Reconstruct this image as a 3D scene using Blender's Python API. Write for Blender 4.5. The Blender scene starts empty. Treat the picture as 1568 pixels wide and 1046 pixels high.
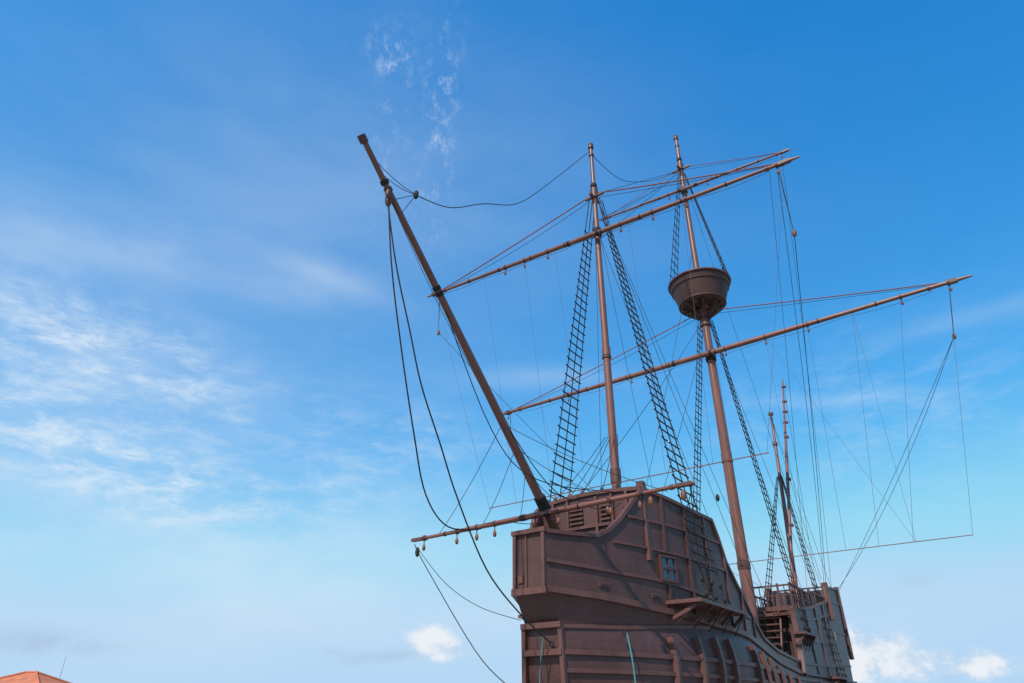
import bpy, math, random
from mathutils import Vector, Matrix
random.seed(7)
scene=bpy.context.scene
scene.view_settings.view_transform='Standard'
scene.view_settings.look='None'
scene.view_settings.exposure=0

# ------------------------------------------------------------------ materials
def nodes_of(m):
    m.use_nodes=True
    nt=m.node_tree
    return nt, nt.nodes['Principled BSDF']
def painted(name,col,rough=0.55,var=0.22,plank=None,bump=0.25,spec=0.35,fade=None):
    m=bpy.data.materials.new(name); nt,b=nodes_of(m); N=nt.nodes; L=nt.links
    tc=N.new('ShaderNodeTexCoord')
    n1=N.new('ShaderNodeTexNoise'); n1.inputs['Scale'].default_value=1.1; n1.inputs['Detail'].default_value=6; n1.inputs['Roughness'].default_value=.65
    mp=N.new('ShaderNodeMapping'); mp.inputs['Scale'].default_value=(1,1,.35)
    L.new(tc.outputs['Object'],mp.inputs[0]); L.new(mp.outputs[0],n1.inputs['Vector'])
    r=N.new('ShaderNodeMapRange'); r.inputs['From Min'].default_value=.3; r.inputs['From Max'].default_value=.7
    r.inputs['To Min'].default_value=1-var; r.inputs['To Max'].default_value=1+var
    L.new(n1.outputs[0],r.inputs['Value'])
    n2=N.new('ShaderNodeTexNoise'); n2.inputs['Scale'].default_value=14; n2.inputs['Detail'].default_value=4
    mp2=N.new('ShaderNodeMapping'); mp2.inputs['Scale'].default_value=(.35,.6,2.2)
    L.new(tc.outputs['Object'],mp2.inputs[0]); L.new(mp2.outputs[0],n2.inputs['Vector'])
    r2=N.new('ShaderNodeMapRange'); r2.inputs['From Min'].default_value=.3; r2.inputs['From Max'].default_value=.7
    r2.inputs['To Min'].default_value=.93; r2.inputs['To Max'].default_value=1.07
    L.new(n2.outputs[0],r2.inputs['Value'])
    mul=N.new('ShaderNodeMath'); mul.operation='MULTIPLY'; L.new(r.outputs[0],mul.inputs[0]); L.new(r2.outputs[0],mul.inputs[1])
    val=mul.outputs[0]; h=n2.outputs[0]
    if plank:
        sx=N.new('ShaderNodeSeparateXYZ'); L.new(tc.outputs['Object'],sx.inputs[0])
        d=N.new('ShaderNodeMath'); d.operation='DIVIDE'; L.new(sx.outputs['Z'],d.inputs[0]); d.inputs[1].default_value=plank
        fr=N.new('ShaderNodeMath'); fr.operation='FRACT'; L.new(d.outputs[0],fr.inputs[0])
        fl=N.new('ShaderNodeMath'); fl.operation='FLOOR'; L.new(d.outputs[0],fl.inputs[0])
        mx=N.new('ShaderNodeMath'); mx.operation='MULTIPLY_ADD'; L.new(fl.outputs[0],mx.inputs[0]); mx.inputs[1].default_value=.377
        dx=N.new('ShaderNodeMath'); dx.operation='DIVIDE'; L.new(sx.outputs['X'],dx.inputs[0]); dx.inputs[1].default_value=2.6
        L.new(dx.outputs[0],mx.inputs[2])
        flx=N.new('ShaderNodeMath'); flx.operation='FLOOR'; L.new(mx.outputs[0],flx.inputs[0])
        cb=N.new('ShaderNodeCombineXYZ'); L.new(fl.outputs[0],cb.inputs[0]); L.new(flx.outputs[0],cb.inputs[1])
        wn=N.new('ShaderNodeTexWhiteNoise'); wn.noise_dimensions='2D'; L.new(cb.outputs[0],wn.inputs['Vector'])
        r3=N.new('ShaderNodeMapRange'); r3.inputs['To Min'].default_value=.94; r3.inputs['To Max'].default_value=1.06; L.new(wn.outputs[0],r3.inputs['Value'])
        g=N.new('ShaderNodeMath'); g.operation='GREATER_THAN'; L.new(fr.outputs[0],g.inputs[0]); g.inputs[1].default_value=.06
        r4=N.new('ShaderNodeMapRange'); r4.inputs['To Min'].default_value=.80; r4.inputs['To Max'].default_value=1; L.new(g.outputs[0],r4.inputs['Value'])
        a=N.new('ShaderNodeMath'); a.operation='MULTIPLY'; L.new(val,a.inputs[0]); L.new(r3.outputs[0],a.inputs[1])
        a2=N.new('ShaderNodeMath'); a2.operation='MULTIPLY'; L.new(a.outputs[0],a2.inputs[0]); L.new(r4.outputs[0],a2.inputs[1])
        val=a2.outputs[0]
        hh=N.new('ShaderNodeMath'); hh.operation='MULTIPLY_ADD'; L.new(g.outputs[0],hh.inputs[0]); hh.inputs[1].default_value=.8; L.new(n2.outputs[0],hh.inputs[2]); h=hh.outputs[0]
    vm=N.new('ShaderNodeVectorMath'); vm.operation='SCALE'; vm.inputs[0].default_value=col[:3]; L.new(val,vm.inputs['Scale'])
    out=vm.outputs[0]
    if fade:
        n3=N.new('ShaderNodeTexNoise'); n3.inputs['Scale'].default_value=2.3; n3.inputs['Detail'].default_value=6; n3.inputs['Roughness'].default_value=.7
        mp3=N.new('ShaderNodeMapping'); mp3.inputs['Scale'].default_value=(1.3,1.3,.5); L.new(tc.outputs['Object'],mp3.inputs[0]); L.new(mp3.outputs[0],n3.inputs['Vector'])
        r5=N.new('ShaderNodeMapRange'); r5.inputs['From Min'].default_value=.48; r5.inputs['From Max'].default_value=.75; r5.inputs['To Max'].default_value=.45; L.new(n3.outputs[0],r5.inputs['Value'])
        mm=N.new('ShaderNodeMix'); mm.data_type='RGBA'; L.new(r5.outputs[0],mm.inputs[0]); L.new(out,mm.inputs[6]); mm.inputs[7].default_value=(*fade,1); out=mm.outputs[2]
    L.new(out,b.inputs['Base Color'])
    b.inputs['Roughness'].default_value=rough; b.inputs['Specular IOR Level'].default_value=spec
    if bump>0:
        bp=N.new('ShaderNodeBump'); bp.inputs['Strength'].default_value=bump; bp.inputs['Distance'].default_value=.015
        L.new(h,bp.inputs['Height']); L.new(bp.outputs[0],b.inputs['Normal'])
    return m
M_hull=painted('hull_planks',(.084,.038,.034),rough=.45,plank=.2,bump=.22,fade=(.125,.070,.064))
M_aft=painted('aft_planks',(.095,.060,.060),rough=.45,plank=.2,bump=.25,fade=(.15,.115,.115))
M_trim=painted('timber_trim',(.112,.048,.040),rough=.45,bump=.12,fade=(.16,.085,.072))
M_spar=painted('spar_paint',(.185,.070,.050),rough=.4,bump=.08,var=.2,spec=.5,fade=(.24,.12,.095))
M_dark=painted('dark_timber',(.055,.028,.024),plank=.22,bump=.3)
M_top=painted('top_timber',(.074,.034,.029),bump=.2)
M_rope=painted('tarred_rope',(.024,.021,.022),rough=.8,bump=0,var=.2)
M_wire=painted('thin_line',(.10,.09,.10),rough=.7,bump=0,var=.1)
M_redrope=painted('red_line',(.20,.07,.06),rough=.7,bump=0,var=.1)
M_teal=painted('teal_rope',(.05,.22,.22),rough=.7,bump=0,var=.1)
M_block=painted('block_wood',(.17,.062,.034),rough=.5,bump=.1,var=.2)
M_glass=painted('window_glass',(.02,.06,.12),rough=.12,bump=0,var=.2,spec=.8)
M_tile=painted('roof_tiles',(.50,.16,.08),rough=.8,plank=.25,bump=.6)
M_wall=painted('house_plaster',(.6,.55,.48),rough=.9,bump=.1,var=.1)
M_metal=painted('grey_metal',(.25,.25,.26),rough=.4,bump=0,var=.1)

# ------------------------------------------------------------------ mesh builder
class MB:
    def __init__(s): s.v=[]; s.f=[]; s.m=[]; s.s=[]
    def add(s,vs,fs,mat=0,smooth=False):
        o=len(s.v); s.v+=[tuple(p) for p in vs]
        for f in fs: s.f.append(tuple(i+o for i in f)); s.m.append(mat); s.s.append(smooth)
    def tube(s,pts,rad,n=8,mat=0,smooth=True,caps=True):
        pts=[Vector(p) for p in pts]
        if not hasattr(rad,'__len__'): rad=[rad]*len(pts)
        t0=(pts[1]-pts[0]).normalized()
        x=t0.orthogonal().normalized()
        vs=[]
        for i,p in enumerate(pts):
            if i==0: t=t0
            elif i==len(pts)-1: t=(pts[i]-pts[i-1]).normalized()
            else: t=((pts[i]-pts[i-1]).normalized()+(pts[i+1]-pts[i]).normalized()).normalized()
            x=(x-t*x.dot(t)).normalized(); y=t.cross(x)
            for k in range(n):
                a=2*math.pi*k/n; vs.append(p+(x*math.cos(a)+y*math.sin(a))*rad[i])
        fs=[]
        for i in range(len(pts)-1):
            for k in range(n):
                k2=(k+1)%n; fs.append((i*n+k,i*n+k2,(i+1)*n+k2,(i+1)*n+k))
        s.add(vs,fs,mat,smooth)
        if caps: s.add(vs[:n],[tuple(range(n))[::-1]],mat); s.add(vs[-n:],[tuple(range(n))],mat)
    def box(s,c,d,mat=0,rot=None):
        cx,cy,cz=c; vs=[]
        for i in (-1,1):
            for j in (-1,1):
                for k in (-1,1):
                    q=Vector((i*d[0]/2,j*d[1]/2,k*d[2]/2))
                    if rot: q=rot@q
                    vs.append((cx+q.x,cy+q.y,cz+q.z))
        s.add(vs,[(0,1,3,2),(4,6,7,5),(0,4,5,1),(2,3,7,6),(0,2,6,4),(1,5,7,3)],mat)
    def beam(s,a,b,w,h,mat=0,side=None):
        a=Vector(a);b=Vector(b);t=(b-a); l=t.length; t.normalize()
        up=Vector((0,0,1)) if abs(t.z)<.9 else Vector((1,0,0))
        if side is not None: up=Vector(side)
        x=t.cross(up).normalized(); y=x.cross(t)
        vs=[]
        for p in (a,b):
            for i,j in ((-1,-1),(1,-1),(1,1),(-1,1)): vs.append(p+x*(i*w/2)+y*(j*h/2))
        s.add(vs,[(3,2,1,0),(4,5,6,7),(0,1,5,4),(1,2,6,5),(2,3,7,6),(3,0,4,7)],mat)
    def sweep(s,pts,out,h,sgn=1,mat=0):
        pts=[Vector(p) for p in pts]; vs=[]
        for i,p in enumerate(pts):
            a=pts[max(0,i-1)]; b=pts[min(len(pts)-1,i+1)]
            t=b-a; nrm=Vector((t.y,-t.x,0))
            if nrm.length<1e-5: nrm=Vector((0,1,0))
            nrm.normalize()
            if nrm.y*sgn<0: nrm=-nrm
            tt=t.normalized(); up=tt.cross(nrm); 
            if up.z<0: up=-up
            for o,z in ((-.05,-1),(out,-.8),(out,.8),(-.05,1)): vs.append(p+nrm*o+up*(z*h/2))
        fs=[]
        for i in range(len(pts)-1):
            for k in range(4):
                k2=(k+1)%4; fs.append((i*4+k,i*4+k2,(i+1)*4+k2,(i+1)*4+k))
        fs.append((0,1,2,3)); e=(len(pts)-1)*4; fs.append((e+3,e+2,e+1,e))
        s.add(vs,fs,mat)
    def ell(s,c,r,mat=0,n=8,m=5,taper=.0):
        vs=[];fs=[]
        for i in range(m+1):
            ph=math.pi*i/m
            for k in range(n):
                a=2*math.pi*k/n; z=math.cos(ph); q=math.sin(ph)*(1-taper*z)
                vs.append((c[0]+r[0]*q*math.cos(a),c[1]+r[1]*q*math.sin(a),c[2]+r[2]*z))
        for i in range(m):
            for k in range(n):
                k2=(k+1)%n; fs.append((i*n+k,(i+1)*n+k,(i+1)*n+k2,i*n+k2))
        s.add(vs,fs,mat,True)
    def grid(s,cols,mat=0,smooth=False,flip=False):
        n=len(cols[0]); vs=[p for c in cols for p in c]; fs=[]
        for i in range(len(cols)-1):
            for k in range(n-1):
                q=(i*n+k,(i+1)*n+k,(i+1)*n+k+1,i*n+k+1); fs.append(q[::-1] if flip else q)
        s.add(vs,fs,mat,smooth)
    def obj(s,name,mats,parent=None):
        me=bpy.data.meshes.new(name); me.from_pydata(s.v,[],s.f)
        for m in mats: me.materials.append(m)
        me.polygons.foreach_set('material_index',s.m); me.polygons.foreach_set('use_smooth',s.s)
        me.update()
        o=bpy.data.objects.new(name,me); scene.collection.objects.link(o)
        if parent: o.parent=parent
        return o
def itp(tab,x):
    if x>=tab[0][0]: return tab[0][1]
    for (x0,y0),(x1,y1) in zip(tab,tab[1:]):
        if x>=x1: return y0+(y1-y0)*(x-x0)/(x1-x0)
    return tab[-1][1]
def frange(a,b,st):
    n=max(1,int(round(abs(b-a)/st))); return [a+(b-a)*i/n for i in range(n+1)]

# ------------------------------------------------------------------ ship (local: x forward, y port, z up)
ship=bpy.data.objects.new('wooden_sailing_ship',None); scene.collection.objects.link(ship)
ship.location=(3.6,23.0,0); ship.rotation_euler=(0,0,math.radians(234))

FH=[(5.3,.5),(4,1.15),(2.5,1.75),(1,2.2),(0,2.4),(-2,2.6),(-3.5,2.58),(-5,2.42),(-6,2.3),(-8.4,2.0),(-12,1.62),(-13.4,1.55),(-20,1.5),(-24,1.4)]
fh=lambda u: itp(FH,u)
ZT=[(5.3,6.03),(4.65,6.03),(3.84,6.06),(3.44,6.26),(3.0,6.65),(2.64,7.07),(2.27,7.51),(1.97,7.70),(1.29,7.63),(0,7.48),(-1.62,7.42),(-1.95,6.85),(-2.32,6.19),(-3.2,5.48),(-4.1,4.96),(-5,4.5),(-6,4.14),(-8.4,3.92),(-13.3,3.78)]
zt=lambda u: itp(ZT,u)
ZB=[(5.3,4.52),(3.6,4.42),(2,4.28),(-.5,4.12),(-3.2,4.0),(-6,3.7),(-8.4,3.5),(-13.3,3.3),(-24,3.4)]
zb=lambda u: itp(ZB,u)
HW=[(4.75,.55),(4,.95),(2.5,1.62),(1,2.1),(0,2.32),(-1,2.48),(-2.2,2.58),(-3.5,2.58),(-5,2.42),(-6,2.3),(-8.4,2.0),(-12,1.62),(-13.4,1.55),(-20,1.5),(-24,1.4)]
hw=lambda u: itp(HW,u)
HT=[(4.75,3.75),(3,3.8),(1,3.95),(-.5,4.05),(-2,4.04),(-3.2,4.0),(-6,3.7),(-8.4,3.5),(-13.3,3.3),(-24,3.4)]
ht=lambda u: itp(HT,u)

us=sorted(set([5.3,4.65,3.84,3.44,3.0,2.64,2.27,1.97,-1.62,-1.95,-2.32]+[round(x,3) for x in frange(5.3,-13.3,.3)]),reverse=True)
for sg,nm in ((1,'port_bulwark'),(-1,'starboard_bulwark')):
    b=MB()
    cols=[];icols=[]
    for u in us:
        z0,z1=zb(u),zt(u); w=fh(u)
        cols.append([(u,sg*w,z0+(z1-z0)*k/5) for k in range(6)])
        icols.append([(u-.02,sg*(w-.12),z0+(z1-z0)*k/5) for k in range(6)])
    b.grid(cols,0,False,sg>0); b.grid(icols,0,False,sg<0)
    b.grid([[c[-1],i[-1]] for c,i in zip(cols,icols)],0)
    b.grid([[c[0],i[0]] for c,i in zip(cols,icols)],0)
    def path(f,u0,u1,st=.3,w=fh): return [(u,sg*w(u),f(u)) for u in frange(u0,u1,st)]
    b.sweep([(u,sg*fh(u),zt(u)) for u in us],.07,.13,sg,1)
    b.sweep(path(lambda u:zb(u)+.03,5.3,-13.3),.10,.2,sg,1)
    mid=[(5.33,5.27),(4.14,5.20),(2.88,5.13),(1.92,5.11),(.21,4.97),(-2.3,4.76),(-4.2,4.62)]
    b.sweep(path(lambda u:itp(mid,u),5.3,-4.2),.06,.12,sg,1)
    b.sweep(path(lambda u:6.0-.02*(4-u),3.3,-2.35),.05,.10,sg,1)
    b.sweep(path(lambda u:6.78-.012*(2.7-u),2.75,-1.95),.05,.10,sg,1)
    def rib(u,z0,z1): 
        s_=(fh(u-.2)-fh(u+.2))/.4; nn=Vector((s_,1,0)).normalized(); nn.y*=sg
        p=Vector((u,sg*fh(u),0))+nn*.022; b.beam(p+Vector((0,0,z0)),p+Vector((0,0,z1)),.11,.075,0,side=tuple(nn))
    rib(1.32,5.9,zt(1.32)); rib(1.32,zb(1.32)+.05,5.03); rib(.2,zb(.2)+.05,zt(.2)); rib(-1.0,zb(-1)+.05,zt(-1)); rib(-2.2,zb(-2.2)+.05,6.3)
    for u in (-3.4,-4.6): rib(u,zb(u)+.05,zt(u))
    for u,z in ((3.7,4.78),(1.9,4.66)):
        R=Matrix.Rotation(-math.atan2(sg*(fh(u-.2)-fh(u+.2)),.4),3,'Z')
        b.box((u,sg*(fh(u)+.01),z),(.34,.06,.12),1,R); b.box((u,sg*(fh(u)+.025),z),(.24,.06,.05),2,R)
    b.beam((2.0,sg*(fh(2)-.03),5.6),(1.9,sg*(fh(2)-.10),7.98),.22,.22,1)
    b.obj(nm,[M_hull,M_trim,M_dark],ship)

b=MB()
b.box((5.27,0,5.27),(.10,.98,1.5),0)
for sg in (1,-1): b.beam((5.33,sg*.46,4.45),(5.33,sg*.46,6.1),.1,.14,1)
b.beam((5.34,-.55,6.06),(5.34,.55,6.06),.16,.12,1); b.beam((5.34,-.55,4.52),(5.34,.55,4.52),.14,.16,1)
b.box((5.33,-.28,4.85),(.06,.16,.2),1)
b.beam((5.335,-.1,4.6),(5.335,-.1,6.0),.05,.06,1)
def deck(u0,u1,z,mat=2,w=fh,ins=.1):
    top=[[(u,-(w(u)-ins),z),(u,w(u)-ins,z)] for u in frange(u0,u1,.5)]
    b.grid(top,mat); b.grid([[(p[0],p[1],p[2]-.12) for p in c] for c in top],mat)
deck(5.2,2.0,5.55); deck(2.0,-1.6,6.85); deck(-1.6,-13.4,3.45); 
n=12; w2=fh(2)-.05
cols=[]
for i in range(n+1):
    v=-w2+2*w2*i/n; zt_=7.72+.18*math.cos(v/w2*1.4)*.9
    cols.append([(2.0,v,5.5),(2.0,v,6.6),(2.0,v,zt_)])
b.grid(cols,0); b.grid([[(p[0]-.1,p[1],p[2]) for p in c] for c in cols],0)
for i in range(n): b.beam((1.96,cols[i][2][1],cols[i][2][2]),(1.96,cols[i+1][2][1],cols[i+1][2][2]),.22,.12,1)
for z in (6.25,6.85): b.beam((2.04,-w2,z),(2.04,w2,z),.08,.09,1)
for v in (-1.3,-.75,.3,.85,1.35): b.beam((2.05,v,5.5),(2.05,v,7.75),.09,.09,1)
for k in range(4): b.beam((2.06,.42,7.0+.14*k),(2.06,.8,7.0+.14*k),.05,.06,1); 
for k in range(4): b.beam((2.06,-.68,7.0+.14*k),(2.06,-.2,7.0+.14*k),.05,.06,1)
b.box((-1.62,0,5.4),(.1,2*fh(-1.6)-.1,3.9),0)
for sg in (1,-1):
    c=[]
    for u in frange(5.3,-1.6,.3):
        uh=4.75-(5.3-u)*(4.75+1.6)/(6.9)
        c.append([(u,sg*fh(u),zb(u)),(uh,sg*hw(uh),ht(uh))])
    b.grid(c,0)
b.add([(5.3,-.5,4.52),(5.3,.5,4.52),(4.75,.55,3.75),(4.75,-.55,3.75)],[(0,1,2,3)],0)
b.obj('forecastle_body',[M_hull,M_trim,M_dark],ship)

b=MB()
def section(u,sg):
    top=ht(u); w=hw(u); out=[]
    for k in range(13):
        t=k/12; z=top*(1-t)+.02
        g=1+.10*math.sin(min(1,t/.6)*math.pi) if t<.6 else 1-(t-.6)/.4*.65
        rake=0
        if u>3: rake=-(t**2)*1.2*(u-3)/1.75
        if u<-20: rake=(t)*1.4*(-u-20)/4
        out.append((u+rake,sg*w*g,z))
    return out
hu=[x for x in frange(4.75,-24,.45)]
for sg in (1,-1):
    b.grid([section(u,sg) for u in hu],0,True,sg<0)
def cap(u):
    a=section(u,1); c=section(u,-1); b.grid([a,c],0)
cap(4.75); cap(-24)
for sg in (1,-1):
    for z,oh,hh in ((3.1,.07,.14),(2.68,.06,.12),(2.1,.06,.14)):
        pts=[]
        for u in hu:
            sec=section(u,sg); 
            for p,q in zip(sec,sec[1:]):
                if p[2]>=z>=q[2]:
                    t=(p[2]-z)/(p[2]-q[2]); pts.append(tuple(p[i]+(q[i]-p[i])*t for i in range(3))); break
        b.sweep(pts,oh,hh,sg,1)
    b.sweep([(u,sg*hw(u),ht(u)-.04) for u in hu if u>-1],.05,.12,sg,1)
    for u in (1.5,.4,-.5,-1.3,-3.2,-4.3,-5.5,-7.2,-9,-11,-15,-18,-21):
        s_=section(u,sg); pts=[Vector(p)+Vector((0,sg*.06,0)) for p in s_[1:9]]
        for p,q in zip(pts,pts[1:]): b.beam(p,q,.17,.16,1,side=(0,sg,0))
b.beam((4.83,-.62,3.74),(4.83,.62,3.74),.14,.14,1); b.beam((4.80,-.6,3.1),(4.80,.6,3.1),.12,.14,1)
for sg in (1,-1): b.beam((4.8,sg*.56,3.75),(4.72,sg*.6,2.2),.12,.12,1)
b.obj('hull',[M_hull,M_trim],ship)

b=MB()
for sg in (1,-1):
    u0=1.42; ang=math.atan2(fh(u0-.3)-fh(u0+.3),.6)*sg
    R=Matrix.Rotation(-ang,3,'Z'); c=Vector((u0-.1,sg*(fh(u0-.1)+.03),5.45))
    off=lambda x,y,z: tuple(c+R@Vector((x,sg*y,z)))
    b.box(off(0,0,0),(.58,.05,.66),1,R)
    for x in (-.31,.31): b.box(off(x,.03,0),(.07,.09,.74),0,R)
    b.box(off(0,.03,0),(.04,.075,.66),0,R)
    for z in (-.34,.34): b.box(off(0,.033,z),(.68,.1,.06),0,R)
    b.box(off(0,.031,0),(.56,.07,.04),0,R)
b.obj('forecastle_window',[M_hull,M_glass],ship)

b=MB()
AT=[(-13.3,5.97),(-16.7,6.4),(-19.2,6.9),(-20.4,7.1),(-20.5,7.9),(-23.7,8.15)]
ua=sorted(set([-20.4,-20.5]+frange(-13.3,-23.7,.4)),reverse=True)
for sg in (1,-1):
    cols=[];ic=[]
    for u in ua:
        z0,z1=3.3,itp(AT,u); col=[];i2=[]
        for k in range(7):
            z=z0+(z1-z0)*k/6; tum=.12*(1-k/6)
            uu=u+1.2*max(0,(-u-20)/3.7)*(1-k/6)
            if u>-13.9: uu+= .55*(1-k/6)**2
            col.append((uu,sg*(fh(u)+tum),z)); i2.append((uu,sg*(fh(u)+tum-.12),z))
        cols.append(col);ic.append(i2)
    b.grid(cols,0,False,sg>0); b.grid(ic,0,False,sg<0)
    b.grid([[c[-1],i[-1]] for c,i in zip(cols,ic)],0)
    b.sweep([c[-1] for c in cols],.07,.13,sg,1)
    for k in (1,3,5): b.sweep([c[k] for c in cols],.05,.11,sg,0)
    cf=cols[0]
    for p,q in zip(cf,cf[1:]): b.beam(p,q,.26,.24,1,side=(0,sg,0))
    b.ell((cf[-1][0],cf[-1][1],cf[-1][2]),(.17,.14,.16),1)
    b.beam((-20.5,sg*1.56,6.2),(-20.6,sg*1.52,8.1),.3,.24,1); b.beam((-23.7,sg*1.45,4.5),(-23.75,sg*1.42,8.3),.22,.22,1)
    for u in (-15.3,-17.3,-19): b.beam((u,sg*(fh(u)+.12),3.4),(u,sg*(fh(u)+.03),itp(AT,u)),.12,.1,0,side=(0,sg,0))
b.add([(-23.7,-1.4,8.1),(-23.7,1.4,8.1),(-22.5,1.52,3.3),(-22.5,-1.52,3.3)],[(0,1,2,3)],0)
def dk(u0,u1,z): 
    c=[[(u,-fh(u)+.08,z),(u,fh(u)-.08,z)] for u in frange(u0,u1,1)]; b.grid(c,2); b.grid([[(p[0],p[1],p[2]-.14) for p in q] for q in c],2)
dk(-14,-20.5,6.05); dk(-20.5,-23.6,7.15)
b.box((-20.55,0,6.9),(.1,2.9,1.7),0)
b.box((-14.5,0,4.7),(.1,2.9,2.6),2)
b.beam((-13.95,-1.5,6.12),(-13.95,1.5,6.12),.26,.2,1); b.beam((-13.6,-1.5,5.85),(-13.6,1.5,5.85),.14,.14,1)
for v in (-1.4,-.75,-.1,.55,1.2): b.beam((-13.9,v,3.5),(-13.9,v,6.0),.12,.12,1)
for v in (-1.1,-.45,.2,.85): b.beam((-14.3,v,5.9),(-13.5,v,5.95),.1,.16,1)
for k in range(8):
    t=k/8; b.box((-12.9-1.0*t,.35,3.7+2.3*t),(.3,.95,.06),1)
for v in (-.15,.85): b.beam((-12.8,v,3.5),(-13.95,v,6.1),.07,.22,1)
def rail(p,q,z0,h,st=.28):
    p=Vector(p);q=Vector(q);n_=max(1,int((q-p).length/st))
    b.beam(p+Vector((0,0,z0+h)),q+Vector((0,0,z0+h)),.09,.07,1)
    b.beam(p+Vector((0,0,z0+h*.55)),q+Vector((0,0,z0+h*.55)),.04,.04,1)
    for i in range(n_+1):
        r=p+(q-p)*i/n_; big=(i%4==0)
        b.beam(r+Vector((0,0,z0)),r+Vector((0,0,z0+h+(.1 if big else 0))),.08 if big else .035,.08 if big else .035,1)
rail((-14,-1.45,0),(-14,1.45,0),6.15,1.0)
for sg in (1,-1): rail((-14,sg*1.42,0),(-17.5,sg*1.4,0),6.15,1.0,.4); rail((-17.5,sg*1.4,0),(-20.4,sg*1.38,0),6.2,1.1,.4)
rail((-20.6,-1.4,0),(-20.6,1.4,0),7.2,.7,.35)
b.obj('aftcastle',[M_aft,M_trim,M_dark],ship)

# masts
def mast(name,pts,rad,extra=None):
    b=MB(); 
    P=[Vector(p) for p in pts]; PP=[];RR=[]
    for i in range(len(P)-1):
        for k in range(4): PP.append(P[i].lerp(P[i+1],k/4)); RR.append(rad[i]+(rad[i+1]-rad[i])*k/4)
    PP.append(P[-1]);RR.append(rad[-1])
    b.tube(PP,RR,16,0)
    if extra: extra(b)
    return b.obj(name,[M_spar,M_trim,M_rope],ship)
def ring(b,c,r,h,mat=1,n=16,ax=(0,0,1)):
    c=Vector(c);a=Vector(ax).normalized()*h/2; b.tube([c-a,c+a],r,n,mat)
def fx(b):
    ring(b,(0,0,13.9),.165,.35,0); ring(b,(0,0,13.65),.18,.08); ring(b,(0,0,9.0),.19,.5,1)
    ring(b,(0,0,19.6),.19,.35,2); ring(b,(0,0,21.75),.17,.5); ring(b,(0,0,22.2),.14,.15,2)
    b.beam((0,-.45,21.6),(0,.45,21.6),.1,.1,1); b.beam((-.4,0,21.5),(.4,0,21.5),.1,.1,1)
    ring(b,(0,0,24.5),.13,.14); b.ell((0,0,24.66),(.12,.12,.1),1); ring(b,(0,0,24.0),.12,.1)
mast('foremast',[(0,0,3.5),(0,0,8.5),(0,0,13.9),(0,0,19.5),(0,0,24.6)],[.17,.158,.138,.112,.075],fx)
def mx_(b):
    ring(b,(-12.3,0,7.9),.30,.35,1); ring(b,(-12.3,0,13.2),.265,.4,0); ring(b,(-12.3,0,12.95),.28,.08)
    ring(b,(-12.3,0,18.9),.28,.5,2); ring(b,(-12.3,0,21.0),.29,.3,1)
    ring(b,(-12.3,0,30.7),.21,.35,2); ring(b,(-12.3,0,32.7),.2,.5); ring(b,(-12.3,0,33.3),.16,.2,2)
    b.beam((-12.3,-.6,32.5),(-12.3,.6,32.5),.12,.12,1); b.beam((-12.8,0,32.4),(-11.7,0,32.4),.12,.12,1)
    ring(b,(-12.3,0,35.2),.16,.2); b.ell((-12.3,0,35.4),(.13,.13,.12),1); ring(b,(-12.3,0,34.5),.14,.12)
mast('main_mast',[(-12.3,0,3.5),(-12.3,0,8),(-12.3,0,13.2),(-12.3,0,21.5),(-12.3,0,21.6),(-12.3,0,32.7),(-12.3,0,35.3)],[.29,.27,.24,.20,.19,.13,.10],mx_)
def zx(b):
    for z in (19.1,16.9,14.6): u=-20.3-(z-6)*.182; ring(b,(u,0,z),.15,.18,1,12,(-.18,0,1))
mast('mizzen_mast',[(-20.0,0,4.5),(-21.5,0,12.5),(-22.7,0,19.2)],[.15,.12,.07],zx)
def lx(b):
    for t in (.05,.14,.2,.26,.34,.55,.75):
        p=Vector((-25.8,.5,22.7)).lerp(Vector((-18.0,.5,7.4)),t); ring(b,p,.10,.14,1,10,(-7.8,0,15.3)); b.ell(p+Vector((0,.15,0)),(.07,.07,.12),1)
mast('lateen_yard',[(-18.0,.5,7.4),(-22,.5,15.2),(-25.8,.5,22.7)],[.085,.095,.04],lx)
def bx(b):
    d=Vector((12.69-4.18,0,14.7-6.54)).normalized(); P0=Vector((4.18,0,6.54))
    ring(b,(12.63,0,14.62),.115,.2,1,12,d)
    for u in (11.6,11.75,9.43,9.55): ring(b,P0+Vector((1,0,.959))*(u-4.18),.115,.12,2 if u!=11.6 else 1,12,d)
    b.ell((11.55,0,13.35),(.10,.10,.22),1); b.ell((11.7,.12,13.4),(.07,.07,.16),1)
    ring(b,P0+Vector((1,0,.959))*.45,.17,.5,2,12,d)
mast('bowsprit',[(2.6,0,5.0),(4.18,0,6.54),(8,0,10.2),(12.69,0,14.7)],[.14,.135,.11,.07],bx)

# crow's nest
b=MB(); c0=(-12.3,0)
prof=[(.45,22.0),(1.15,22.1),(1.25,22.2),(1.66,23.42),(1.68,23.6),(1.58,23.6),(1.54,23.4),(1.12,22.3),(.3,22.3)]
n=40
cols=[[(c0[0]+r*math.cos(2*math.pi*k/n),r*math.sin(2*math.pi*k/n),z) for r,z in prof] for k in range(n+1)]
b.grid(cols,0,False)
def hoop(r,z,t,mat=0):
    b.tube([(c0[0]+r*math.cos(2*math.pi*k/n),r*math.sin(2*math.pi*k/n),z) for k in range(n+1)],t,6,mat,True,False)
hoop(1.71,23.58,.075,1); hoop(1.60,23.2,.035); hoop(1.27,22.2,.06)
for k in range(28):
    a=2*math.pi*k/28; b.beam((c0[0]+1.25*math.cos(a),1.25*math.sin(a),22.2),(c0[0]+1.66*math.cos(a),1.66*math.sin(a),23.5),.025,.02,0)
for k in range(8):
    a=2*math.pi*(k+.5)/8; b.beam((c0[0]+.2*math.cos(a),.2*math.sin(a),21.3),(c0[0]+1.1*math.cos(a),1.1*math.sin(a),22.05),.09,.12,0)
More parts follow.
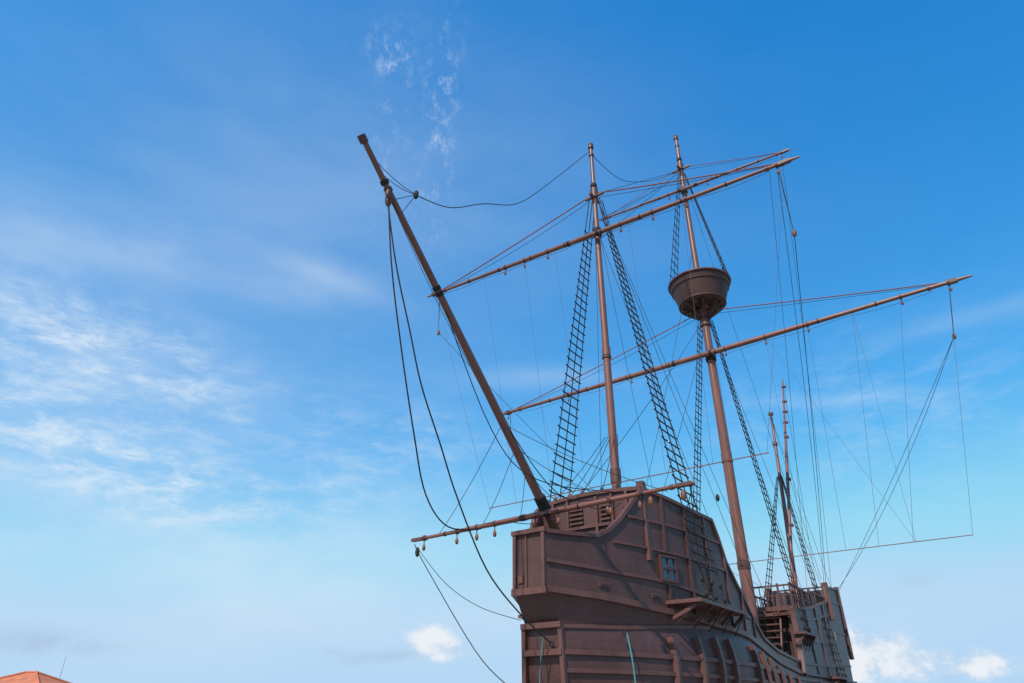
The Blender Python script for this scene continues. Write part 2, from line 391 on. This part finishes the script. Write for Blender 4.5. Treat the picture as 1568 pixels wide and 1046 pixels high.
b.beam((-13.4,0,22.0),(-11.2,0,22.0),.18,.14,0); b.beam((-12.3,-1.1,22.0),(-12.3,1.1,22.0),.18,.14,0)
for a in (.6,2.2,3.9,5.2): b.ell((c0[0]+.7*math.cos(a),.7*math.sin(a),21.75),(.08,.08,.13),2)
b.obj('crows_nest',[M_top,M_trim,M_block],ship)

# yards
yards={}
def yard(name,u,v0,z0,v1,z1,r,blocks,foot=True):
    b=MB(); A=Vector((u,v0,z0));B=Vector((u,v1,z1)); yards[name]=(A,B)
    ts=[0,.02,.06,.065,.2,.35,.5,.65,.8,.935,.94,.98,1]
    rr=[.3,.55,.66,.6,.72,.9,1,.9,.72,.6,.66,.55,.3]
    b.tube([A.lerp(B,t) for t in ts],[r*x for x in rr],12,0)
    ax=(B-A)
    for t in (.065,.935): ring(b,A.lerp(B,t),r*.85,.10,1,12,ax)
    for t,s in ((.03,1),(.97,-1)): b.box(tuple(A.lerp(B,t)),(r*1.6,.42,r*1.1),1)
    for t in (.46,.54): ring(b,A.lerp(B,t),r*1.12,.14,2,12,ax)
    for t in frange(.15,.85,.1): ring(b,A.lerp(B,t),r*(1.10-.55*abs(t-.5)*1.2),.05,2,10,ax)
    for t in blocks:
        p=A.lerp(B,t); ring(b,p,r*1.04,.08,1,12,ax)
        b.tube([p,p-Vector((0,0,r+.10))],.015,5,2); b.ell(p-Vector((0,0,r+.20)),(.045,.06,.11),3,8,6,.2)
    if foot:
        pts=[]
        for i in range(25):
            t=.06+.88*i/24; sag=.10*abs(math.sin(i*math.pi/4)); pts.append(A.lerp(B,t)+Vector((.08,0,-r-.10-sag)))
        b.tube(pts,.009,4,2,True,False)
    b.obj(name,[M_spar,M_trim,M_rope,M_block],ship)
yard('fore_yard',.32,-9.35,19.75,8.3,18.95,.11,(.05,.27,.33,.40,.6,.68,.76,.955))
yard('main_yard',-11.85,-14.15,18.8,12.4,19.0,.155,(.03,.2,.36,.57,.65,.73,.89,.965))
yard('main_topsail_yard',-11.95,-5.9,30.9,6.6,30.15,.10,(.05,.4,.6,.955))
yard('spritsail_yard',4.62,-5.1,6.62,4.55,6.78,.085,(.06,.2,.28,.35,.5,.58,.75,.84),False)

# rigging
R=MB()
def rope(pts,r=.02,mat=0,sag=0,n=5):
    P=[Vector(p) for p in pts]
    if len(P)==2:
        k=14 if sag else 1
        out=[P[0].lerp(P[1],i/k)-Vector((0,0,sag*4*(i/k)*(1-i/k))) for i in range(k+1)]
    else:
        out=[]
        for i in range(len(P)-1):
            p0=P[max(i-1,0)];p1=P[i];p2=P[i+1];p3=P[min(i+2,len(P)-1)]
            for k in range(6):
                t=k/6; out.append(.5*((2*p1)+(p2-p0)*t+(2*p0-5*p1+4*p2-p3)*t*t+(3*p1-p0-3*p2+p3)*t**3))
        out.append(P[-1])
    R.tube(out,r,n,mat,True,False)
def blk(p,s=1,mat=3): R.ell(p,(.055*s,.07*s,.13*s),mat,7,5)
S=MB()
def shroud(tops,bots,step=.35,r=.021,skip=.0,end=.95,rung=.025):
    T=[Vector(p) for p in tops];B=[Vector(p) for p in bots]
    for t,q in zip(T,B):
        S.tube([t,q],r,5,0,True,False)
        for d in (.965,.99): S.ell(t.lerp(q,d),(.08,.06,.10),0,7,5)
    L=(T[0]-B[0]).length; k=int(L*(end-skip)/step)
    for i in range(k):
        f=skip+(end-skip)*(i+.5)/k+random.uniform(-.001,.001)
        pts=[t.lerp(q,f) for t,q in zip(T,B)]
        a=pts[0]+(pts[0]-pts[-1])*.12; c=pts[-1]+(pts[-1]-pts[0])*.12
        S.tube([a-Vector((0,0,random.uniform(-.03,.03)))]+[p-Vector((0,0,.02)) for p in pts]+[c-Vector((0,0,random.uniform(-.03,.03)))],rung,4,0,True,False)
def tri(u0,u1,v,z,n=3): return [(u0+(u1-u0)*i/(n-1),v,z) for i in range(n)]
for sg in (1,-1):
    shroud(tri(.12,-.35,sg*.18,21.5),tri(.7,-.75,sg*3.0,4.6),skip=.09)
    shroud(tri(-12.1,-12.7,sg*.3,21.3),tri(-13.2 if sg>0 else -11.6,-14.5 if sg>0 else -13.0,sg*(1.95 if sg>0 else 2.75),5.0,4),skip=.02)
    shroud(tri(-12.15,-12.5,sg*.15,32.2),tri(-11.9,-12.9,sg*1.66,23.6),step=.5,skip=.12,end=.97)
    shroud(tri(-21.6,-21.95,sg*.12,14.6),tri(-17.6,-18.9,sg*2.0,3.4),step=.4,skip=.05)
S.obj('shrouds_and_ratlines',[M_rope,M_trim],ship)
C=MB()
for sg in (1,-1):
    for u0,u1,z,w,vv in ((1.5,-2.2,4.47,fh,3.12),(-12.9,-14.9,4.9,lambda u:fh(u)+.03,2.02),(-17.4,-19.1,3.3,lambda u:fh(u)+.1,2.05)):
        C.add([(u0,sg*(w(u0)-.1),z),(u0,sg*vv,z),(u1,sg*vv,z),(u1,sg*(w(u1)-.1),z),(u0,sg*(w(u0)-.1),z+.1),(u0,sg*vv,z+.1),(u1,sg*vv,z+.1),(u1,sg*(w(u1)-.1),z+.1)],[(0,1,2,3),(7,6,5,4),(0,4,5,1),(1,5,6,2),(2,6,7,3),(3,7,4,0)],0)
        k=5
        for i in range(k):
            u=u0-.15+(u1-u0+.3)*i/(k-1); C.beam((u,sg*(vv-.1),z),(u,sg*(w(u)+.02),z-.38),.07,.09,0)
            C.tube([(u+.1,sg*(vv+.01),z+.1),(u+.1,sg*(w(u)+.1),z-.6)],.016,5,1)
C.obj('channels',[M_trim,M_rope],ship)

tip=lambda u,dv=0,dz=0:(u,dv,6.54+.959*(u-4.18)+dz)
rope([(0.1,0,24.2),(3.74,0,19.6),(5.8,0,17.2),(7.67,0,15.9),(9.2,0,14.7),(10.53,0,14.2)],.015)
blk((10.6,0,14.2),1.2,0)
for u in (12.3,12.0,11.4,11.1): rope([(10.6,0,14.2),tip(u)],.010,0,.12 if u>11.5 else .0)
rope([(-.1,0,24.1),(-2,0,24.4),(-4.04,0,25.4),(-8,0,28.5),(-12.2,0,32.5)],.015)
rope([(-.1,0,21.8),(-12.2,.1,32.3)],.013); rope([(-.1,.1,19.3),(-12.2,-.1,32.2)],.012)
rope([(-.1,-.1,20.3),(-12.2,-.1,31.8)],.010)
rope([tip(11.6),(11.15,-.1,11.67),(10.5,-.2,9.7),(9.5,-.5,7.7),(8.3,-1.1,6.55),(6.6,-1.8,6.2),(4.62,-2.25,6.6)],.02)
rope([tip(11.7),(11.2,.1,11.6),(10.5,.1,9.9),(9.98,.1,8.66),(9.2,.1,7.4),(8.38,0,6.3),(7.18,0,4.8),(5.9,.1,3.9),(4.85,.3,3.3)],.02)
R.tube([(4.84,.3+.06*math.cos(a),3.3+.06*math.sin(a)) for a in [i*math.pi/6 for i in range(13)]],.02,5,0,True,False)
rope([tip(9.4),(7.2,.1,8.4),(5.5,.4,7.4),(2.0,.9,7.8)],.014)
rope([tip(6.9),(4.6,.5,7.2),(2.1,.9,7.6)],.014)
rope([tip(12.2),tip(9.6,.0,-.35),tip(6,.1,-.3)],.008)
def yp(n,t): a,c=yards[n]; return a.lerp(c,t)
for n,top,z in (('fore_yard',0,21.7),('main_yard',-12.3,21.8),('main_topsail_yard',-12.3,32.6)):
    for t in (.03,.97):
        for k in (0,1): rope([yp(n,t+(.0 if t<.5 else -.012*k)),(top,(-.2 if t<.5 else .2),z-.25*k)],(.03 if n!='main_topsail_yard' else .022) if k==0 else .012,2 if k==0 else 0,.05+.2*k*(t<.5))
def brace(n,t,drop,end,r=.014,s=.4,dv=0):
    a=yp(n,t); m=a+Vector((-.1,dv,-drop)); rope([a,m],r); rope([a+Vector((0,.04,0)),m],r*.7); blk(m,1.2,3)
    for i,e in enumerate(end): rope([m,e],r,0,s+.5*i)
brace('fore_yard',.955,3.0,[(-20.6,1.6,8.0)],.012)
brace('fore_yard',.045,2.2,[(-13.5,-1.6,6.2)],.010)
rope([yp('fore_yard',.955),(-20.6,1.5,8.0)],.010,0,1.2); rope([yp('fore_yard',.94),(-16.5,1.5,6.6)],.008,1,.3)
brace('main_yard',.965,2.6,[(-23.6,1.6,8.1),(-23.0,1.6,8.0)],.011,.2,-.5)
brace('main_yard',.035,2.2,[(-20.6,-1.6,8.1)],.010)
rope([yp('main_topsail_yard',.955),(-23.6,1.2,8.2)],.009,0,.8)
R.tube([(.35,-5.28,8.65),(.35,5.36,8.63)],.018,6,2)
R.tube([(-11.9,-9.3,7.95),(-11.9,9.31,7.96)],.018,6,2)
for t,v in ((.03,-5.25),(.97,5.3),(.2,-4.0),(.33,-2.4),(.42,-1.0),(.62,2.0),(.75,3.6)): rope([yp('fore_yard',t),(.35,v,8.64)],.006,1)
for t,v in ((.03,-9.2),(.965,9.3),(.12,-7.5),(.28,-4.5),(.65,3.0),(.73,4.6),(.81,5.9),(.89,7.2)): rope([yp('main_yard',t),(-11.9,v,7.95)],.007,1)
for t in (.65,.81): rope([yp('main_yard',t),(-11.9,7.3,7.95)],.006,1)
for a,c,r in (((0,.1,21.5),(-8.5,1.9,4.2),.010),((0,.1,21.5),(-11.5,1.6,4.2),.010),((0,-.1,21.5),(-9,-1.9,4.2),.009),
              ((-12.3,.2,21.2),(-16,1.5,6.9),.010),((-12.3,.2,21.2),(-19,1.5,7),.010),((-12.3,.1,32),(-20,1.5,7.6),.009),
              ((-12.3,.1,21.2),(-1.5,.4,7.2),.011),((-12.3,0,21.4),(1.9,-.3,8),.012),((-12.2,.3,18.7),(-7,1.9,4.4),.009),
              ((-12.3,-.1,26),(-2,-.4,7.4),.009),((0,.1,19.4),(-4,2.4,5.2),.009),((0,-.1,19.4),(-3,-2.4,5.4),.009),
              ((-22.6,0,18.9),(-23.6,1.2,8.3),.010),((-22.6,0,18.9),(-20.7,1.4,8.3),.010),((-25.7,.5,22.5),(-23.6,.4,8.3),.010)):
    rope([a,c],r,0,.25)
blk((-6.0,1.4,9.4),1.2,0)
rope([(4.6,-4.95,6.5),(4.5,-4.6,5.9),(4.3,-2.6,3.3),(4.5,-1.2,2.3),(4.7,-.6,2.0)],.015)
rope([(4.6,-4.85,6.4),(4.6,-3.6,5.2),(4.7,-2.2,4.4),(4.9,-.6,3.9)],.010)
blk((4.55,-4.85,6.25),1.2,0)
for v in (-3.9,-2.2,-.8,.9,2.3,3.8):
    rope([(4.62,v,6.68),tip(5.2+.35*abs(v))],.009,0,.15)
for sg in (-1,1):
    rope([(4.62,sg*1.4,6.7),(3.2,sg*1.3,6.9),(2.1,sg*1.2,7.4)],.012,0); blk((3.2,sg*1.3,6.9),1.0)
rope([(4.6,4.4,6.75),(2,3.4,5.2),(.2,3.0,4.7)],.011,0,.4); rope([(4.6,4.45,6.7),(.9,2.4,7.1)],.011,0,.3)
for v in (4.2,3.3): blk((4.6,v,6.52),1.1,3)
for v in (-1.5,-.9,-.4,.4,1.0):
    rope([(1.9,v,7.8),(0,v*.2,10.5)],.012,0,.1); blk((1.75,v*.93,8.0),1.0,3 if v<0 else 0)
rope([(3.2,1.62,3.6),(3.3,1.80,2.5),(3.3,1.78,.2)],.022,4); rope([(4.9,.1,3.5),(4.95,.0,2.2),(4.6,0,.2)],.012,4)
R.tube([(3.25+.0,1.56+.04*math.cos(a),3.62+.09*math.sin(a)) for a in [i*math.pi/6 for i in range(13)]],.02,5,0,True,False)
R.obj('running_rigging',[M_rope,M_wire,M_redrope,M_block,M_teal],ship)

# ------------------------------------------------------------------ house, antenna
house=bpy.data.objects.new('tiled_roof_house',None); scene.collection.objects.link(house); house.location=(-50.8,80,0); house.rotation_euler=(0,0,math.radians(-8))
b=MB(); b.box((0,0,1.9),(11,9,3.8),0)
b.obj('walls',[M_wall],house)
b=MB(); b.add([(-6.2,-5.2,3.7),(6.2,-5.2,3.7),(6.2,5.2,3.7),(-6.2,5.2,3.7),(-.6,0,5.95),(.6,0,5.95)],[(0,1,5,4),(1,2,5),(2,3,4,5),(3,0,4),(3,2,1,0)],0)
for p,q in (((-6.2,-5.2,3.75),(-.6,0,6)),((6.2,-5.2,3.75),(.6,0,6)),((6.2,5.2,3.75),(.6,0,6)),((-6.2,5.2,3.75),(-.6,0,6)),((-.6,0,6),(.6,0,6))): b.tube([p,q],.12,8,0)
b.obj('roof',[M_tile],house)
b=MB()
for x in (-3,0,3): b.box((x,-4.52,2.0),(1.2,.06,1.3),0); b.box((x,-4.55,2.0),(.08,.06,1.3),1)
b.box((4.6,-4.52,1.05),(.95,.06,2.1),1)
b.obj('windows_and_door',[M_glass,M_trim],house)
def antenna(x,y,h,el=True):
    b=MB(); b.tube([(0,0,0),(0,0,h)],[.05,.02],6,0)
    if el:
        b.beam((-.3,0,h-.3),(.3,0,h-.3),.02,.02,0)
        for i in range(4): b.beam((-.25+.16*i,-.25,h-.3),(-.25+.16*i,.25,h-.3),.015,.015,0)
    else: b.beam((-.15,0,h*.8),(.15,0,h*.8),.02,.02,0)
    o=b.obj('tv_antenna',[M_metal]); o.location=(x,y,0)
antenna(-47.6,80,7.5,False); antenna(-57,80,6.0)

# ------------------------------------------------------------------ ground
m=bpy.data.materials.new('paving_and_grass'); nt,pb=nodes_of(m); N=nt.nodes;L=nt.links
tc=N.new('ShaderNodeTexCoord'); br=N.new('ShaderNodeTexBrick'); br.inputs['Scale'].default_value=1.6
br.inputs['Color1'].default_value=(.32,.29,.26,1); br.inputs['Color2'].default_value=(.27,.25,.23,1); br.inputs['Mortar'].default_value=(.12,.11,.1,1)
nz=N.new('ShaderNodeTexNoise'); nz.inputs['Scale'].default_value=.03; nz.inputs['Detail'].default_value=4
cr=N.new('ShaderNodeMapRange'); cr.inputs['From Min'].default_value=.52; cr.inputs['From Max'].default_value=.56
mx=N.new('ShaderNodeMix'); mx.data_type='RGBA'; mx.inputs[7].default_value=(.06,.09,.03,1)
L.new(tc.outputs['Object'],br.inputs['Vector']); L.new(tc.outputs['Object'],nz.inputs['Vector']); L.new(nz.outputs[0],cr.inputs['Value']); L.new(cr.outputs[0],mx.inputs[0]); L.new(br.outputs['Color'],mx.inputs[6]); L.new(mx.outputs[2],pb.inputs['Base Color']); pb.inputs['Roughness'].default_value=.85
b=MB(); b.add([(-3000,-3000,0),(3000,-3000,0),(3000,3000,0),(-3000,3000,0)],[(0,1,2,3)],0); b.obj('ground',[m])

# ------------------------------------------------------------------ sun + sky
SUN_AZ=math.radians(213); SUN_EL=math.radians(48)
sd=Vector((math.sin(SUN_AZ)*math.cos(SUN_EL),math.cos(SUN_AZ)*math.cos(SUN_EL),math.sin(SUN_EL)))
sl=bpy.data.lights.new('sun','SUN'); sl.energy=4.6; sl.angle=math.radians(.5); sl.color=(1,.94,.86)
so=bpy.data.objects.new('sun',sl); scene.collection.objects.link(so); so.rotation_euler=sd.to_track_quat('Z','Y').to_euler()
w=bpy.data.worlds.new('World'); scene.world=w; w.use_nodes=True
w.cycles.sampling_method='MANUAL'; w.cycles.sample_map_resolution=256
nt=w.node_tree; N=nt.nodes; L=nt.links; bg=N['Background']; bg.inputs[1].default_value=.1
sky=N.new('ShaderNodeTexSky'); sky.sky_type='NISHITA'; sky.sun_disc=False; sky.sun_elevation=SUN_EL; sky.sun_rotation=SUN_AZ; sky.air_density=1.0; sky.dust_density=.6; sky.ozone_density=2.0
tc=N.new('ShaderNodeTexCoord'); D=tc.outputs['Generated']
def math_(op,a,b_=None,c=None):
    n=N.new('ShaderNodeMath'); n.operation=op
    for i,x in enumerate((a,b_,c)):
        if x is None: continue
        if isinstance(x,(int,float)): n.inputs[i].default_value=x
        else: L.new(x,n.inputs[i])
    return n.outputs[0]
hs=N.new('ShaderNodeHueSaturation'); hs.inputs['Saturation'].default_value=1.25; hs.inputs['Value'].default_value=.125; L.new(sky.outputs[0],hs.inputs['Color'])
sp=N.new('ShaderNodeSeparateColor'); L.new(hs.outputs[0],sp.inputs[0]); cc=N.new('ShaderNodeCombineColor')
for i,(k,g,o,top,dd) in enumerate(((14.8,1.08,-.32,4.5,1.2),(14.6,.88,0,6.7,1.5),(12.6,.55,0,9.0,1.0))):
    v=math_('POWER',math_('MAXIMUM',sp.outputs[i],.0001),g); v=math_('MAXIMUM',math_('MULTIPLY_ADD',v,k,o),.02); v=math_('SMOOTH_MIN',v,top,dd); L.new(v,cc.inputs[i])
def noise(scale,mapscale,detail=5,rough=.6,rot=(0,0,0),dist=0,loc=(0,0,0),src=D):
    mp=N.new('ShaderNodeMapping'); mp.inputs['Scale'].default_value=mapscale; mp.inputs['Rotation'].default_value=rot; mp.inputs['Location'].default_value=loc
    L.new(src,mp.inputs[0]); n=N.new('ShaderNodeTexNoise'); n.inputs['Scale'].default_value=scale; n.inputs['Detail'].default_value=detail; n.inputs['Roughness'].default_value=rough; n.inputs['Distortion'].default_value=dist
    L.new(mp.outputs[0],n.inputs['Vector']); return n.outputs[0]
def mr(v,a,c,lo=0,hi=1):
    n=N.new('ShaderNodeMapRange'); n.interpolation_type='SMOOTHSTEP'; L.new(v,n.inputs[0]); n.inputs[1].default_value=a; n.inputs[2].default_value=c; n.inputs[3].default_value=lo; n.inputs[4].default_value=hi; return n.outputs[0]
def dirv(az,el):
    az=math.radians(az);el=math.radians(el); return Vector((math.sin(az)*math.cos(el),math.cos(az)*math.cos(el),math.sin(el)))
def blob(az,el,a,b_,rot=0):
    d0=dirv(az,el); right=d0.cross(Vector((0,0,1))).normalized(); up=right.cross(d0)
    r=math.radians(rot); t1=right*math.cos(r)+up*math.sin(r); t2=-right*math.sin(r)+up*math.cos(r)
    q=[]
    for t,s in ((t1,a),(t2,b_)):
        n=N.new('ShaderNodeVectorMath'); n.operation='DOT_PRODUCT'; L.new(D,n.inputs[0]); n.inputs[1].default_value=t/math.sin(math.radians(s)); q.append(math_('MULTIPLY',n.outputs['Value'],n.outputs['Value']))
    s=math_('ADD',q[0],q[1]); e=math_('EXPONENT',math_('MULTIPLY',s,-1))
    n=N.new('ShaderNodeVectorMath'); n.operation='DOT_PRODUCT'; L.new(D,n.inputs[0]); n.inputs[1].default_value=d0
    return math_('MULTIPLY',e,math_('GREATER_THAN',n.outputs['Value'],0))
soft=mr(noise(2.2,(1,1,3.0),5,.58),.36,.72,.40,1)
fine=mr(noise(12,(1,1.2,3.4),6,.72,rot=(0,.25,0),dist=.25),.38,.78)
vert=mr(noise(34,(1.6,1.2,1.0),5,.74,loc=(3,1,2)),.46,.80)
cumn=noise(26,(1,1,1.3),6,.62)
cum=mr(cumn,.28,.62,.25,1)
def acc(lst,tex):
    tot=None
    for (amp,*g) in lst:
        v=math_('MULTIPLY',blob(*g),amp); tot=v if tot is None else math_('ADD',tot,v)
    return math_('MULTIPLY',tot,tex)
A1=acc([(.34,-33,31.0,13,1.8,6),(.30,-19,33.2,7,1.3,-8),(.58,-27,11,27,7,0),(.30,10,8,30,4,0),(.3,34,13,14,4,0),(.42,-38,21,18,10,0),(.22,3,26,7,1.0,0),(.30,28.4,21.6,6,.6,-8),(.30,38,25.4,7,.7,0),(.24,-20,38,26,14,10)],soft)
A2=acc([(.75,-34.4,23.3,11,3.6,-8),(.75,-33.5,16.5,12,2.6,-14),(.5,-22,15.5,9,2,0),(.35,-10,20,9,4,0),(.25,30,20,14,6,0)],fine)
A3=acc([(.55,-15,50.8,2.0,1.3,-20),(.38,-8.2,50,1.0,5,0),(.38,-8.5,45,1.5,7,0),(.28,-14,46,1.2,7,0)],vert)
ccl=[(-6.3,5.5,1.9,1.1,0),(-4.8,4.5,1.8,.7,0),(25.3,4.8,2.4,1.2,0),(28,3.4,2.8,1.1,0),(31.8,3.1,2.4,.9,0),(23.3,3.0,2.6,1.3,0)]
A4=acc([(1.8,)+c for c in ccl],cum)
A4=mr(A4,.30,1.45)
A5=acc([(.8,-33,4.6,3.2,.8,0),(.7,-31,4.2,3.5,.5,0),(.9,-9.5,4.2,3.2,.45,6),(.5,-13.5,4.4,.9,.35,0),(.4,29.5,8.4,1.6,.45,0)],cum)
tot=math_('MINIMUM',math_('ADD',math_('ADD',A1,A2),A3),.85)
def mixc(f,a,colr):
    n=N.new('ShaderNodeMix'); n.data_type='RGBA'; L.new(f,n.inputs[0]); L.new(a,n.inputs[6])
    if isinstance(colr,tuple): n.inputs[7].default_value=colr
    else: L.new(colr,n.inputs[7])
    return n.outputs[2]
rgb=N.new('ShaderNodeRGB'); rgb.outputs[0].default_value=(6.4,7.4,8.7,1)
cloudcol=mixc(mr(cumn,.38,.58),rgb.outputs[0],(9.0,9.1,9.3,1))
c1=mixc(tot,cc.outputs[0],(7.0,8.2,9.4,1))
c2=mixc(math_('MULTIPLY',math_('MINIMUM',A5,1),.6),c1,(3.9,5.2,7.0,1))
c3=mixc(math_('MULTIPLY',A4,.85),c2,cloudcol)
L.new(c3,bg.inputs[0])

# ------------------------------------------------------------------ camera
cd=bpy.data.cameras.new('camera'); cd.sensor_width=36; cd.lens=1045/1568*36; cd.clip_end=10000; cd.clip_start=.1
cam=bpy.data.objects.new('camera',cd); scene.collection.objects.link(cam); cam.location=(0,0,1.6); cam.rotation_euler=(math.radians(90+29),0,0)
scene.camera=cam
